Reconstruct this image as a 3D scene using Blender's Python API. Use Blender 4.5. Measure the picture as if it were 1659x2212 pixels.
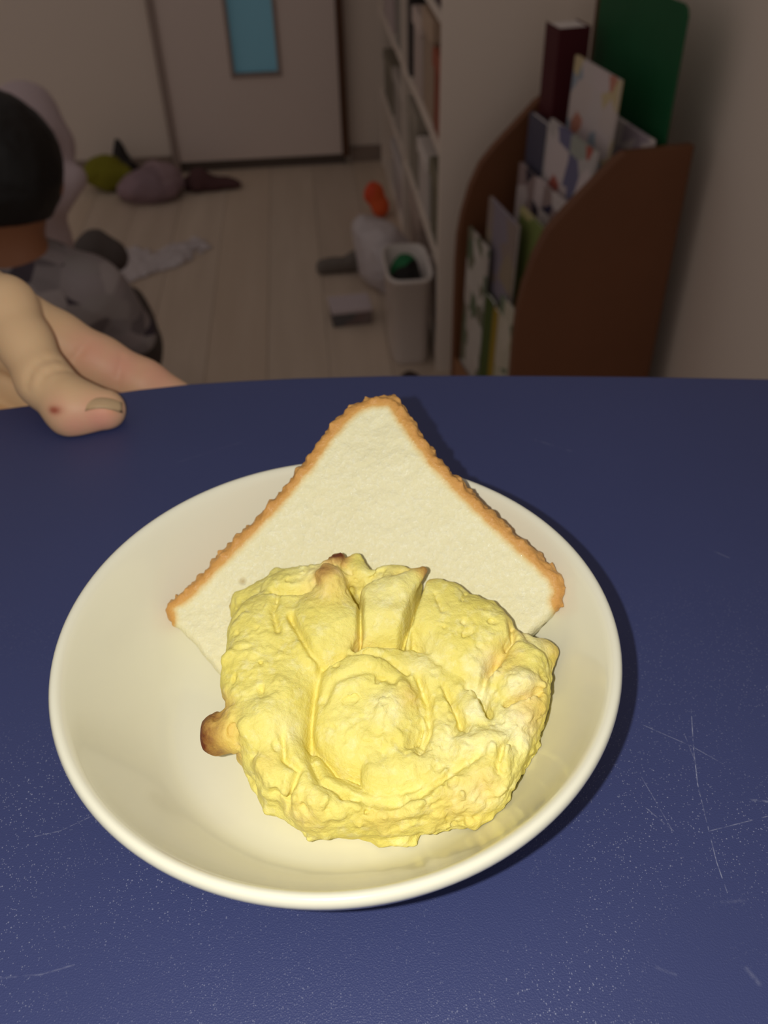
import bpy, bmesh, math, random
import numpy as np
from mathutils import Vector, Matrix

for o in list(bpy.data.objects):
    bpy.data.objects.remove(o)
scn = bpy.context.scene
COL = scn.collection
PI = math.pi

# ------------------------------------------------------------------ camera
W, H, F = 1659.0, 2212.0, 1900.0
PITCH, ROLL, CH = math.radians(40.4), math.radians(1.7), 1.05      # camera height above the floor
TZ = CH - 0.218                                                    # table top
cam_pos = np.array([0.0, 0.0, CH])
fw = np.array([0.0, math.cos(PITCH), -math.sin(PITCH)])
rt0 = np.array([1.0, 0.0, 0.0])
up0 = np.cross(rt0, fw)
rt = math.cos(ROLL) * rt0 - math.sin(ROLL) * up0
up = math.sin(ROLL) * rt0 + math.cos(ROLL) * up0
cd = bpy.data.cameras.new('camera')
cd.sensor_fit = 'VERTICAL'
cd.sensor_height = 4.8
cd.sensor_width = 3.6
cd.lens = 4.8 * F / H
cd.clip_start = 0.01
cd.clip_end = 50
cd.dof.use_dof = True
cd.dof.focus_distance = 0.222
cd.dof.aperture_fstop = 2.2
cam = bpy.data.objects.new('camera', cd)
COL.objects.link(cam)
cam.matrix_world = Matrix(((rt[0], up[0], -fw[0], 0), (rt[1], up[1], -fw[1], 0), (rt[2], up[2], -fw[2], CH), (0, 0, 0, 1)))
scn.camera = cam

# ------------------------------------------------------------------ light
wd = bpy.data.worlds.new('world')
scn.world = wd
wd.use_nodes = True
wd.node_tree.nodes['Background'].inputs[0].default_value = (1.0, 0.91, 0.87, 1)
wd.node_tree.nodes['Background'].inputs[1].default_value = 0.22
fl = bpy.data.lights.new('phone_flash', 'POINT')
fl.energy = 2.1
fl.color = (1.0, 0.975, 0.905)
fl.shadow_soft_size = 0.0022
flash = bpy.data.objects.new('phone_flash', fl)
COL.objects.link(flash)
flash.location = cam_pos - rt * 0.0215 + up * 0.002
scn.view_settings.view_transform = 'Standard'
scn.view_settings.look = 'None'
scn.view_settings.exposure = 0.0
scn.view_settings.gamma = 1.0
scn.view_settings.use_curve_mapping = False

# ------------------------------------------------------------------ measuring helpers
YAW = math.radians(4.2)
cY, sY = math.cos(YAW), math.sin(YAW)
def ray(px, py):
    return (px - W / 2) / F * rt - (py - H / 2) / F * up + fw
def at_z(px, py, z):
    d = ray(px, py); return cam_pos + d * ((z - CH) / d[2])
def at_y(px, py, y):
    d = ray(px, py); return cam_pos + d * (y / d[1])
def at_v(px, py, v):
    d = ray(px, py); return cam_pos + d * (v / (-d[0] * sY + d[1] * cY))
def at_u(px, py, u):
    d = ray(px, py); return cam_pos + d * (u / (d[0] * cY + d[1] * sY))
def at_d(px, py, Z):
    return cam_pos + ray(px, py) * Z
def room(u, v, z):
    return (u * cY - v * sY, u * sY + v * cY, z)
def to_room(p):
    return (p[0] * cY + p[1] * sY, -p[0] * sY + p[1] * cY, p[2])

# ------------------------------------------------------------------ object helpers
def tag(o, label=None, cat=None, group=None, kind=None):
    if label: o['label'] = label
    if cat: o['category'] = cat
    if group: o['group'] = group
    if kind: o['kind'] = kind
    return o
def link(name, me, mat=None, parent=None, smooth=False):
    o = bpy.data.objects.new(name, me)
    COL.objects.link(o)
    if mat is not None and len(me.materials) == 0: me.materials.append(mat)
    if parent is not None: o.parent = parent
    if smooth: me.polygons.foreach_set('use_smooth', [True] * len(me.polygons))
    return o
def empty(name, loc, rz=0.0):
    o = bpy.data.objects.new(name, None)
    COL.objects.link(o)
    o.empty_display_size = 0.02
    o.location = loc
    o.rotation_euler = (0, 0, rz)
    return o
def bm_mesh(name, bm):
    me = bpy.data.meshes.new(name)
    bm.normal_update()
    bm.to_mesh(me); bm.free()
    return me
def add_box(bm, x0, x1, y0, y1, z0, z1, bevel=0.0, seg=2):
    vs = [bm.verts.new((x, y, z)) for x in (x0, x1) for y in (y0, y1) for z in (z0, z1)]
    f = [(0, 1, 3, 2), (4, 6, 7, 5), (0, 4, 5, 1), (2, 3, 7, 6), (0, 2, 6, 4), (1, 5, 7, 3)]
    fs = [bm.faces.new([vs[i] for i in q]) for q in f]
    if bevel > 0:
        es = list({e for g in fs for e in g.edges})
        bmesh.ops.bevel(bm, geom=es, offset=bevel, segments=seg, profile=0.5, affect='EDGES')
def box(name, x0, x1, y0, y1, z0, z1, mat, parent=None, bevel=0.0):
    bm = bmesh.new()
    add_box(bm, x0, x1, y0, y1, z0, z1, bevel)
    return link(name, bm_mesh(name, bm), mat, parent)
def prism(name, poly, a0, a1, axis, mat, parent=None, bevel=0.0):
    """polygon extruded along an axis; poly gives the two other coordinates"""
    bm = bmesh.new()
    def pt(p, a):
        return {'z': (p[0], p[1], a), 'y': (p[0], a, p[1]), 'x': (a, p[0], p[1])}[axis]
    lo = [bm.verts.new(pt(p, a0)) for p in poly]
    hi = [bm.verts.new(pt(p, a1)) for p in poly]
    n = len(poly)
    caps = [bm.faces.new(lo[::-1]), bm.faces.new(hi)]
    for i in range(n):
        bm.faces.new((lo[i], lo[(i + 1) % n], hi[(i + 1) % n], hi[i]))
    bmesh.ops.recalc_face_normals(bm, faces=bm.faces)
    if bevel > 0:
        es = list({e for g in caps for e in g.edges})
        bmesh.ops.bevel(bm, geom=es, offset=bevel, segments=3, profile=0.5, affect='EDGES')
    return link(name, bm_mesh(name, bm), mat, parent)
def lathe(name, prof, n, mat, parent=None, closed=True):
    bm = bmesh.new()
    rings = []
    for r, z in prof:
        if r < 1e-6: rings.append([bm.verts.new((0, 0, z))])
        else: rings.append([bm.verts.new((r * math.cos(2 * PI * i / n), r * math.sin(2 * PI * i / n), z)) for i in range(n)])
    for a, b in zip(rings[:-1], rings[1:]):
        for i in range(n):
            j = (i + 1) % n
            q = [a[0]] if len(a) == 1 else [a[i], a[j]]
            q += [b[0]] if len(b) == 1 else [b[j], b[i]]
            if len(q) > 2: bm.faces.new(q)
    bmesh.ops.recalc_face_normals(bm, faces=bm.faces)
    return link(name, bm_mesh(name, bm), mat, parent, smooth=True)

# ------------------------------------------------------------------ solid modelling with distance fields
def grid(lo, hi, vox):
    ax = [np.arange(lo[i], hi[i] + vox, vox, dtype=np.float32) for i in range(3)]
    return ax
def surface_nets(field, ax, vox):
    nx, ny, nz = field.shape
    s = field < 0
    c = s[:-1, :-1, :-1].astype(np.int8)
    for d in ((1,0,0),(0,1,0),(0,0,1),(1,1,0),(1,0,1),(0,1,1),(1,1,1)):
        c = c + s[d[0]:nx-1+d[0], d[1]:ny-1+d[1], d[2]:nz-1+d[2]]
    cells = np.argwhere((c > 0) & (c < 8))
    idx = np.full(c.shape, -1, np.int32)
    idx[cells[:, 0], cells[:, 1], cells[:, 2]] = np.arange(len(cells))
    corners = [(i, j, k) for i in (0, 1) for j in (0, 1) for k in (0, 1)]
    val = {q: field[cells[:, 0] + q[0], cells[:, 1] + q[1], cells[:, 2] + q[2]] for q in corners}
    acc = np.zeros((len(cells), 3)); cnt = np.zeros(len(cells))
    for a in corners:
        for b in corners:
            if a < b and sum(abs(a[t] - b[t]) for t in range(3)) == 1:
                va, vb = val[a], val[b]
                m = (va < 0) != (vb < 0)
                t = np.where(m, va / np.where(m, va - vb, 1), 0)
                p = np.array(a)[None] + t[:, None] * (np.array(b) - np.array(a))[None]
                acc += p * m[:, None]; cnt += m
    v = (cells + acc / cnt[:, None]) * vox + np.array([ax[0][0], ax[1][0], ax[2][0]])
    quads = []
    for axis in range(3):
        sl0 = [slice(None)] * 3; sl1 = [slice(None)] * 3
        sl0[axis] = slice(0, -1); sl1[axis] = slice(1, None)
        a, b = s[tuple(sl0)], s[tuple(sl1)]
        e = np.argwhere(a != b)
        o1, o2 = [t for t in range(3) if t != axis]
        lim = [nx - 1, ny - 1, nz - 1]
        e = e[(e[:, o1] > 0) & (e[:, o2] > 0) & (e[:, o1] < lim[o1]) & (e[:, o2] < lim[o2])]
        ins = a[e[:, 0], e[:, 1], e[:, 2]]
        def cid(d1, d2):
            q = e.copy(); q[:, o1] += d1; q[:, o2] += d2
            return idx[q[:, 0], q[:, 1], q[:, 2]]
        Q = np.stack([cid(-1, -1), cid(0, -1), cid(0, 0), cid(-1, 0)], 1)
        flip = ins if axis != 1 else ~ins
        Q[~flip] = Q[~flip][:, ::-1]
        quads.append(Q)
    return v, np.concatenate(quads)
def np_mesh(name, v, q, attrs=None):
    me = bpy.data.meshes.new(name)
    me.vertices.add(len(v)); me.vertices.foreach_set('co', np.ascontiguousarray(v, np.float32).ravel())
    me.loops.add(q.size); me.loops.foreach_set('vertex_index', np.ascontiguousarray(q, np.int32).ravel())
    me.polygons.add(len(q))
    me.polygons.foreach_set('loop_start', np.arange(0, q.size, 4, dtype=np.int32))
    me.polygons.foreach_set('loop_total', np.full(len(q), 4, np.int32))
    me.polygons.foreach_set('use_smooth', np.ones(len(q), bool))
    me.update(calc_edges=True)
    me.validate()
    for k, a in (attrs or {}).items():
        at = me.attributes.new(k, 'FLOAT', 'POINT')
        at.data.foreach_set('value', np.ascontiguousarray(a, np.float32))
    return me
def lattice(ax, period, seed):
    """smooth noise about -1..1 on the grid"""
    rng = np.random.default_rng(seed)
    mats, dims = [], []
    for a in ax:
        t = (a - a[0]) / period
        n = int(t[-1]) + 5
        i = np.floor(t).astype(int); f = (t - i)[:, None]
        w = np.concatenate([(1 - f) ** 3, 3 * f ** 3 - 6 * f ** 2 + 4, -3 * f ** 3 + 3 * f ** 2 + 3 * f + 1, f ** 3], 1) / 6
        M = np.zeros((len(a), n), np.float32)
        for k in range(4): M[np.arange(len(a)), i + k] = w[:, k]
        mats.append(M); dims.append(n)
    g = rng.uniform(-1, 1, dims).astype(np.float32) * 2.2
    for k, M in enumerate(mats):
        g = np.moveaxis(np.tensordot(M, g, axes=(1, k)), 0, k)
    return g
def smin(a, b, k):
    h = np.maximum(k - np.abs(a - b), 0) / k
    return np.minimum(a, b) - h * h * k * 0.25
def smax(a, b, k):
    return -smin(-a, -b, k)
def cone(G, a, b, ra, rb):
    """tapered capsule"""
    a = np.asarray(a, float); b = np.asarray(b, float)
    d = b - a; L2 = max(float(d @ d), 1e-9)
    X, Y, Z = G
    h = np.clip(((X - a[0]) * d[0] + (Y - a[1]) * d[1] + (Z - a[2]) * d[2]) / L2, 0, 1)
    return np.sqrt((X - a[0] - d[0] * h) ** 2 + (Y - a[1] - d[1] * h) ** 2 + (Z - a[2] - d[2] * h) ** 2) - (ra + (rb - ra) * h)
def ellipsoid(G, c, r, rz=0.0):
    X, Y, Z = G
    x, y, z = X - c[0], Y - c[1], Z - c[2]
    if rz:
        x, y = x * math.cos(rz) + y * math.sin(rz), -x * math.sin(rz) + y * math.cos(rz)
    k = np.sqrt((x / r[0]) ** 2 + (y / r[1]) ** 2 + (z / r[2]) ** 2)
    return (k - 1) * min(r)
def poly_sdf(X, Y, poly):
    P = np.asarray(poly, float); n = len(P)
    d = np.full(X.shape, 1e9); sgn = np.zeros(X.shape, bool)
    for i in range(n):
        a, b = P[i], P[(i + 1) % n]
        e = b - a
        wx, wy = X - a[0], Y - a[1]
        t = np.clip((wx * e[0] + wy * e[1]) / (e @ e + 1e-12), 0, 1)
        d = np.minimum(d, np.hypot(wx - e[0] * t, wy - e[1] * t))
        cr = ((a[1] > Y) != (b[1] > Y)) & (X < (b[0] - a[0]) * (Y - a[1]) / (b[1] - a[1] + 1e-12) + a[0])
        sgn ^= cr
    return np.where(sgn, -d, d)
def line_dist(X, Y, pts):
    d = np.full(X.shape, 1e9)
    for a, b in zip(pts[:-1], pts[1:]):
        a = np.asarray(a, float); e = np.asarray(b, float) - a
        wx, wy = X - a[0], Y - a[1]
        t = np.clip((wx * e[0] + wy * e[1]) / (e @ e + 1e-12), 0, 1)
        d = np.minimum(d, np.hypot(wx - e[0] * t, wy - e[1] * t))
    return d
def bilinear(ax, A, x, y, step):
    fx = np.clip((x - ax[0][0]) / step, 0, A.shape[0] - 1.001); fy = np.clip((y - ax[1][0]) / step, 0, A.shape[1] - 1.001)
    i, j = np.floor(fx).astype(int), np.floor(fy).astype(int); a, b = fx - i, fy - j
    return A[i, j] * (1 - a) * (1 - b) + A[i + 1, j] * a * (1 - b) + A[i, j + 1] * (1 - a) * b + A[i + 1, j + 1] * a * b

# ------------------------------------------------------------------ materials
def srgb(r, g, b):
    return tuple(((c / 255 / 12.92) if c / 255 <= 0.04045 else ((c / 255 + 0.055) / 1.055) ** 2.4) for c in (r, g, b)) + (1.0,)
class NT:
    def __init__(s, name):
        s.m = bpy.data.materials.new(name); s.m.use_nodes = True
        s.t = s.m.node_tree; s.b = s.t.nodes['Principled BSDF']
    def n(s, typ, **kw):
        x = s.t.nodes.new(typ)
        for k, v in kw.items():
            if k.startswith('i_'):
                key = k[2:]
                key = int(key) if key.isdigit() else key.replace('_', ' ')
                if hasattr(v, 'links'): s.t.links.new(v, x.inputs[key])
                else: x.inputs[key].default_value = v
            else: setattr(x, k, v)
        return x
    def L(s, a, b): s.t.links.new(a, b)
    def math(s, op, a, b=None, c=None, clamp=False):
        x = s.n('ShaderNodeMath', operation=op); x.use_clamp = clamp
        for i, v in enumerate((a, b, c)):
            if v is None: continue
            if hasattr(v, 'links'): s.L(v, x.inputs[i])
            else: x.inputs[i].default_value = v
        return x.outputs[0]
    def mix(s, fac, a, b, mode='MIX'):
        x = s.n('ShaderNodeMix', data_type='RGBA', blend_type=mode)
        for key, v in ((0, fac), (6, a), (7, b)):
            if hasattr(v, 'links'): s.L(v, x.inputs[key])
            else: x.inputs[key].default_value = v
        return x.outputs[2]
    def ramp(s, fac, stops):
        x = s.n('ShaderNodeValToRGB'); s.L(fac, x.inputs[0])
        e = x.color_ramp.elements
        while len(e) < len(stops): e.new(0.5)
        for q, (p, c) in zip(e, stops): q.position = p; q.color = c
        return x.outputs[0]
    def noise(s, scale, detail=3, rough=0.55, vec=None):
        x = s.n('ShaderNodeTexNoise'); x.inputs['Scale'].default_value = scale; x.inputs['Detail'].default_value = detail; x.inputs['Roughness'].default_value = rough
        s.L(vec if vec is not None else s.obj(), x.inputs['Vector'])
        return x.outputs['Fac']
    def obj(s):
        if not hasattr(s, '_o'): s._o = s.n('ShaderNodeTexCoord').outputs['Object']
        return s._o
    def attr(s, name):
        return s.n('ShaderNodeAttribute', attribute_name=name).outputs['Fac']
    def bump(s, h, strength, dist):
        x = s.n('ShaderNodeBump'); x.inputs['Strength'].default_value = strength; x.inputs['Distance'].default_value = dist
        s.L(h, x.inputs['Height']); s.L(x.outputs[0], s.b.inputs['Normal'])
    def set(s, **kw):
        for k, v in kw.items():
            key = k.replace('_', ' ')
            if hasattr(v, 'links'): s.L(v, s.b.inputs[key])
            else: s.b.inputs[key].default_value = v
        return s
_cache = {}
def plain(name, col, rough=0.6, var=0.12, scale=6.0, spec=0.3):
    """matt surface of one colour with a little cloudy variation"""
    k = (name,)
    if k in _cache: return _cache[k]
    t = NT(name)
    c = srgb(*col)
    d = tuple(x * (1 - var) for x in c[:3]) + (1,)
    t.set(Base_Color=t.mix(t.noise(scale), d, c), Roughness=rough, Specular_IOR_Level=spec)
    _cache[k] = t.m
    return t.m
def patches(name, cols, scale, rough=0.7):
    """printed colour patches (covers, patterned cloth)"""
    t = NT(name)
    v = t.n('ShaderNodeTexVoronoi', feature='F1'); v.inputs['Scale'].default_value = scale
    t.L(t.obj(), v.inputs['Vector'])
    sep = t.n('ShaderNodeSeparateColor'); t.L(v.outputs['Color'], sep.inputs[0])
    n = len(cols)
    r = t.n('ShaderNodeValToRGB'); r.color_ramp.interpolation = 'CONSTANT'
    t.L(sep.outputs[0], r.inputs[0])
    e = r.color_ramp.elements
    while len(e) < n: e.new(0.5)
    for i, q in enumerate(e): q.position = i / n; q.color = srgb(*cols[i])
    t.set(Base_Color=r.outputs[0], Roughness=rough, Specular_IOR_Level=0.3)
    return t.m

# ------------------------------------------------------------------ the room
m_wall = plain('painted_wall', (232, 216, 202), 0.8, 0.05, 2.0)
m_door = plain('door_face', (226, 208, 198), 0.55, 0.06, 3.0)
m_dark = plain('dark_gap', (52, 38, 30), 0.8)
def wood(name, a, b, sx, sy, rough=0.5):
    t = NT(name)
    mp = t.n('ShaderNodeMapping'); mp.inputs['Scale'].default_value = (sx, sy, sx); t.L(t.obj(), mp.inputs[0])
    n = t.noise(1.0, 6, 0.6, mp.outputs[0])
    t.set(Base_Color=t.ramp(n, [(0.3, srgb(*a)), (0.72, srgb(*b))]), Roughness=rough, Specular_IOR_Level=0.35)
    return t.m
m_floor = [wood('floor_plank_%s' % n, a, b, 24, 1.6, 0.5) for n, a, b in (('pale', (200, 180, 160), (214, 194, 174)), ('mid', (194, 174, 155), (208, 188, 169)), ('warm', (202, 180, 158), (212, 191, 170)))]
floor = box('floor', -2.6, 0.8, -0.6, 3.2, -0.05, -0.004, plain('underfloor', (120, 98, 82), 0.8))
tag(floor, kind='structure')
floor.rotation_euler = (0, 0, YAW)
random.seed(4)
u, k = -2.4, 0
pw = 0.142
while u < 0.62:
    cut = random.uniform(0.4, 1.6)
    for v0, v1 in ((0.35, 0.35 + cut), (0.35 + cut, 0.35 + cut + 1.3), (1.65 + cut, 3.12)):
        if v1 - v0 > 0.05 and v1 > 0.9:
            p = box('plank', u + 0.0005, u + pw - 0.0005, v0 + 0.0005, min(v1, 3.12) - 0.0005, -0.004, 0.0, m_floor[random.choice((0, 0, 1, 1, 2))], floor, 0.0008)
    u += pw; k += 1
VB = 3.12
wb = box('wall_back', -2.6, 0.8, VB, VB + 0.1, 0, 2.5, m_wall); wb.rotation_euler = (0, 0, YAW); tag(wb, kind='structure')
UW = 0.615
wr = box('wall_right', UW, UW + 0.1, 0.75, VB, 0, 2.5, m_wall); wr.rotation_euler = (0, 0, YAW); tag(wr, kind='structure')
# the door with its narrow frosted window
door = empty('door_1', room(0, 0, 0), YAW); tag(door, kind='structure')
dl = to_room(at_v(388, 330, VB))[0]; dr = to_room(at_v(732, 200, VB))[0]
wl, wr_, wz = to_room(at_v(507, 150, VB))[0], to_room(at_v(600, 150, VB))[0], to_room(at_v(555, 152, VB))[2]
dt = VB - 0.03
box('door_leaf', dl, wl - 0.0, dt, VB, 0.035, 2.0, m_door, door)
box('door_leaf', wr_, dr, dt, VB, 0.035, 2.0, m_door, door)
box('door_leaf', wl, wr_, dt, VB, 0.035, wz, m_door, door)
box('door_leaf', wl, wr_, dt, VB, 1.7, 2.0, m_door, door)
t = NT('frosted_door_glass')
t.set(Base_Color=t.mix(t.noise(5.0), srgb(120, 176, 196), srgb(132, 186, 204)), Roughness=0.28, Emission_Color=srgb(110, 160, 178), Emission_Strength=0.07)
box('window_pane', wl, wr_, dt + 0.012, dt + 0.02, wz, 1.7, t.m, door)
fr = plain('window_bead', (160, 142, 134), 0.5)
for a in ((wl - 0.012, wl, wz - 0.012, 1.712), (wr_, wr_ + 0.012, wz - 0.012, 1.712), (wl, wr_, wz - 0.012, wz), (wl, wr_, 1.7, 1.712)):
    box('window_bead', a[0], a[1], dt - 0.006, dt + 0.012, a[2], a[3], fr, door, 0.002)
box('door_gap_shadow', dl - 0.012, dr + 0.01, dt + 0.01, VB, 0.0, 0.034, plain('gap_shadow_grey', (96, 84, 76), 0.7), door)  # grey strip painted in for the shadow in the gap under the door
brown = plain('door_jamb_brown', (92, 62, 44), 0.6)
box('door_jamb', dr, dr + 0.024, VB - 0.045, VB, 0.03, 2.05, brown, door, 0.002)
box('door_jamb', dl - 0.022, dl, VB - 0.04, VB, 0.0, 2.05, plain('door_jamb_pale', (164, 144, 134), 0.6), door, 0.002)
bb = box('baseboard_back', dr + 0.03, 0.27, VB - 0.012, VB, 0, 0.05, plain('skirting', (150, 132, 120), 0.6)); bb.rotation_euler = (0, 0, YAW); tag(bb, kind='structure')
bb = box('baseboard_left', -2.6, dl - 0.03, VB - 0.012, VB, 0, 0.05, plain('skirting', (150, 132, 120), 0.6)); bb.rotation_euler = (0, 0, YAW); tag(bb, kind='structure')

# ------------------------------------------------------------------ blue table
def mat_table():
    t = NT('blue_scratched_laminate')
    o = t.obj()
    sep = t.n('ShaderNodeSeparateXYZ'); t.L(o, sep.inputs[0])
    flat = t.n('ShaderNodeCombineXYZ'); t.L(sep.outputs[0], flat.inputs[0]); t.L(sep.outputs[1], flat.inputs[1])
    P = flat.outputs[0]
    base = t.mix(t.noise(9, 4), srgb(57, 65, 110), srgb(65, 73, 120))
    segs = []
    def S(pts, w, s):
        q = [at_z(a, b, TZ) for a, b in pts]
        for a, b in zip(q[:-1], q[1:]): segs.append((a, b, w, s))
    S([(1493, 1532), (1498, 1616), (1507, 1694), (1526, 1774), (1548, 1862), (1571, 1928)], .00022, .75)
    S([(1371, 1558), (1496, 1613), (1562, 1650)], .00018, .5)
    S([(1480, 1590), (1500, 1640)], .00018, .5)
    S([(1529, 1796), (1659, 1763)], .00022, .5)
    S([(1386, 1679), (1452, 1793)], .00018, .45)
    S([(1395, 1745), (1455, 1795)], .0002, .4)
    S([(75, 1807), (130, 1795), (200, 1762)], .0002, .7)
    S([(0, 2113), (90, 2105), (160, 2084)], .0004, .2)
    S([(1612, 2092), (1640, 2125)], .0010, .14)
    S([(1150, 948), (1235, 975)], .0003, .3)
    S([(1530, 1185), (1575, 1205)], .0004, .2)
    S([(380, 1000), (520, 955)], .0004, .1)
    S([(1620, 1728), (1659, 1732)], .0006, .5)
    S([(1560, 1950), (1610, 1945)], .0007, .1)
    S([(1418, 2090), (1460, 2105)], .0007, .1)
    tot = None
    for a, b, w, s in segs:
        ba = b - a
        pa = t.n('ShaderNodeVectorMath', operation='SUBTRACT', i_0=P); pa.inputs[1].default_value = (a[0], a[1], 0)
        dt_ = t.n('ShaderNodeVectorMath', operation='DOT_PRODUCT'); t.L(pa.outputs[0], dt_.inputs[0]); dt_.inputs[1].default_value = (ba[0], ba[1], 0)
        h = t.math('DIVIDE', dt_.outputs['Value'], float(ba[0] ** 2 + ba[1] ** 2), clamp=True)
        sc = t.n('ShaderNodeVectorMath', operation='SCALE'); sc.inputs[0].default_value = (ba[0], ba[1], 0); t.L(h, sc.inputs['Scale'])
        df = t.n('ShaderNodeVectorMath', operation='DISTANCE'); t.L(pa.outputs[0], df.inputs[0]); t.L(sc.outputs[0], df.inputs[1])
        m = t.math('MULTIPLY', t.math('SUBTRACT', 1.0, t.math('DIVIDE', df.outputs['Value'], w * 0.85), clamp=True), s * 0.75)
        tot = m if tot is None else t.math('MAXIMUM', tot, m)
    broken = t.n('ShaderNodeMapRange'); t.L(t.noise(420, 2), broken.inputs[0]); broken.inputs[1].default_value = 0.38; broken.inputs[2].default_value = 0.62
    scratch = t.math('MULTIPLY', tot, broken.outputs[0])
    # worn specks, thicker on the right and near side
    specks = None
    for scale, size, thr in ((900, 0.24, 0.955), (2000, 0.34, 0.90), (420, 0.11, 0.972)):
        v = t.n('ShaderNodeTexVoronoi', feature='F1', voronoi_dimensions='2D'); v.inputs['Scale'].default_value = scale; t.L(P, v.inputs['Vector'])
        sp = t.n('ShaderNodeSeparateColor'); t.L(v.outputs['Color'], sp.inputs[0])
        on = t.math('GREATER_THAN', sp.outputs[0], thr)
        m = t.math('MULTIPLY', on, t.math('SUBTRACT', 1.0, t.math('DIVIDE', v.outputs['Distance'], size), clamp=True))
        specks = m if specks is None else t.math('MAXIMUM', specks, m)
    area = t.n('ShaderNodeMapRange'); t.L(t.noise(16, 3), area.inputs[0]); area.inputs[1].default_value = 0.35; area.inputs[2].default_value = 0.68
    near = t.n('ShaderNodeMapRange'); t.L(sep.outputs[1], near.inputs[0]); near.inputs[1].default_value = 0.22; near.inputs[2].default_value = 0.15
    wear = t.math('MULTIPLY', t.math('MULTIPLY', specks, area.outputs[0]), t.math('ADD', t.math('MULTIPLY', near.outputs[0], 0.8), 0.06))
    worn = t.math('MAXIMUM', t.math('MULTIPLY', wear, 0.8), scratch)
    t.set(Base_Color=t.mix(worn, base, srgb(205, 208, 228)), Roughness=0.42, Specular_IOR_Level=0.42)
    v2 = t.n('ShaderNodeTexVoronoi', feature='SMOOTH_F1', voronoi_dimensions='2D'); v2.inputs['Scale'].default_value = 2400; t.L(P, v2.inputs['Vector'])
    grain = t.math('ADD', t.math('MULTIPLY', v2.outputs['Distance'], 0.8), t.noise(2600, 2))
    t.bump(grain, 0.4, 0.0002)
    return t.m
edge_px = [(-160, 905), (0, 880), (100, 867), (200, 852), (300, 838), (410, 826), (520, 819), (640, 813), (830, 808), (1000, 807), (1200, 808), (1400, 810), (1659, 815), (1900, 822)]
far = [tuple(at_z(a, b, TZ)[:2]) for a, b in edge_px]
poly = [(-0.46, 0.20)] + [(-0.42, 0.25), (-0.34, 0.29), (-0.27, 0.313)] + far + [(0.33, 0.325), (0.42, 0.29), (0.47, 0.22), (0.48, 0.0), (0.45, -0.22), (0.36, -0.30), (0, -0.33), (-0.36, -0.30), (-0.45, -0.22), (-0.47, 0.0)]
table = empty('table', (0, 0, 0)); tag(table, 'blue table with a scratched speckled top under the white bowl', 'table')
top = prism('table_top', poly[::-1], TZ - 0.022, TZ, 'z', mat_table(), table, 0.0025)
m_leg = plain('table_leg_grey', (120, 120, 126), 0.4)
for lx, ly in ((-0.36, 0.18), (0.38, 0.2), (-0.36, -0.2), (0.38, -0.2)):
    lg = lathe('leg', [(0, 0), (0.018, 0), (0.02, 0.006), (0.02, TZ - 0.022), (0, TZ - 0.022)], 20, m_leg, table)
    lg.location = (lx, ly, 0)

# ------------------------------------------------------------------ bowl
BX, BY = -0.0136, 0.1597
t = NT('cream_porcelain')
t.set(Base_Color=t.mix(t.noise(12, 2), srgb(230, 226, 204), srgb(232, 229, 208)), Roughness=0.16, Specular_IOR_Level=0.45, Coat_Weight=0.25, Coat_Roughness=0.06,
      Subsurface_Weight=0.0)
inner = [(0.0, .0060), (.020, .0060), (.036, .0061), (.043, .0063), (.0475, .0070), (.0510, .0088), (.0545, .0122), (.0585, .0172), (.0625, .0232), (.0662, .0297), (.0692, .0357), (.0709, .0393)]
rim = [(.0717, .0407), (.0724, .0415), (.0732, .0420), (.0740, .0420), (.0746, .0415), (.0750, .0406), (.0750, .0396), (.0747, .0386)]
outer = [(.0738, .0368), (.0714, .0312), (.0675, .0245), (.0635, .0185), (.0585, .0125), (.0530, .0080), (.0480, .0050), (.0450, .0032), (.0440, .0018), (.0432, .0), (.0412, .0), (.0405, .0022), (.0, .0026)]
ip = np.array(inner)
def bowl_in(r): return np.interp(r, ip[:, 0], ip[:, 1])
bowl = lathe('bowl', inner + rim + outer, 160, t.m)
bowl.location = (BX, BY, TZ)
tag(bowl, 'shallow cream white porcelain bowl holding the bread and scone', 'bowl')

# ------------------------------------------------------------------ bread plane (front face of the slice)
def hit_bowl(px, py):
    d = ray(px, py)
    for tt in np.linspace(.15, .45, 3000):
        q = cam_pos + d * tt
        r = math.hypot(q[0] - BX, q[1] - BY)
        if r < .0709 and q[2] - TZ < bowl_in(r): return q
bL, bR = hit_bowl(345, 1318), hit_bowl(1225, 1290)
bL = bL + (cam_pos - bL) * 0.010; bR = bR + (cam_pos - bR) * 0.010
bA = cam_pos + ray(850, 845) * 0.274
bn = np.cross(bR - bA, bL - bA); bn /= np.linalg.norm(bn)
if bn @ (cam_pos - bA) < 0: bn = -bn
bs = (bR - bL) - ((bR - bL) @ bn) * bn; bs /= np.linalg.norm(bs)
bd = np.cross(bn, bs)
if bd[2] > 0: bd = -bd                                  # down along the face
def on_face(px, py):
    d = ray(px, py); q = cam_pos + d * (((bA - cam_pos) @ bn) / (d @ bn))
    return ((q - bA) @ bs * 1000, (q - bA) @ bd * 1000)

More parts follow.
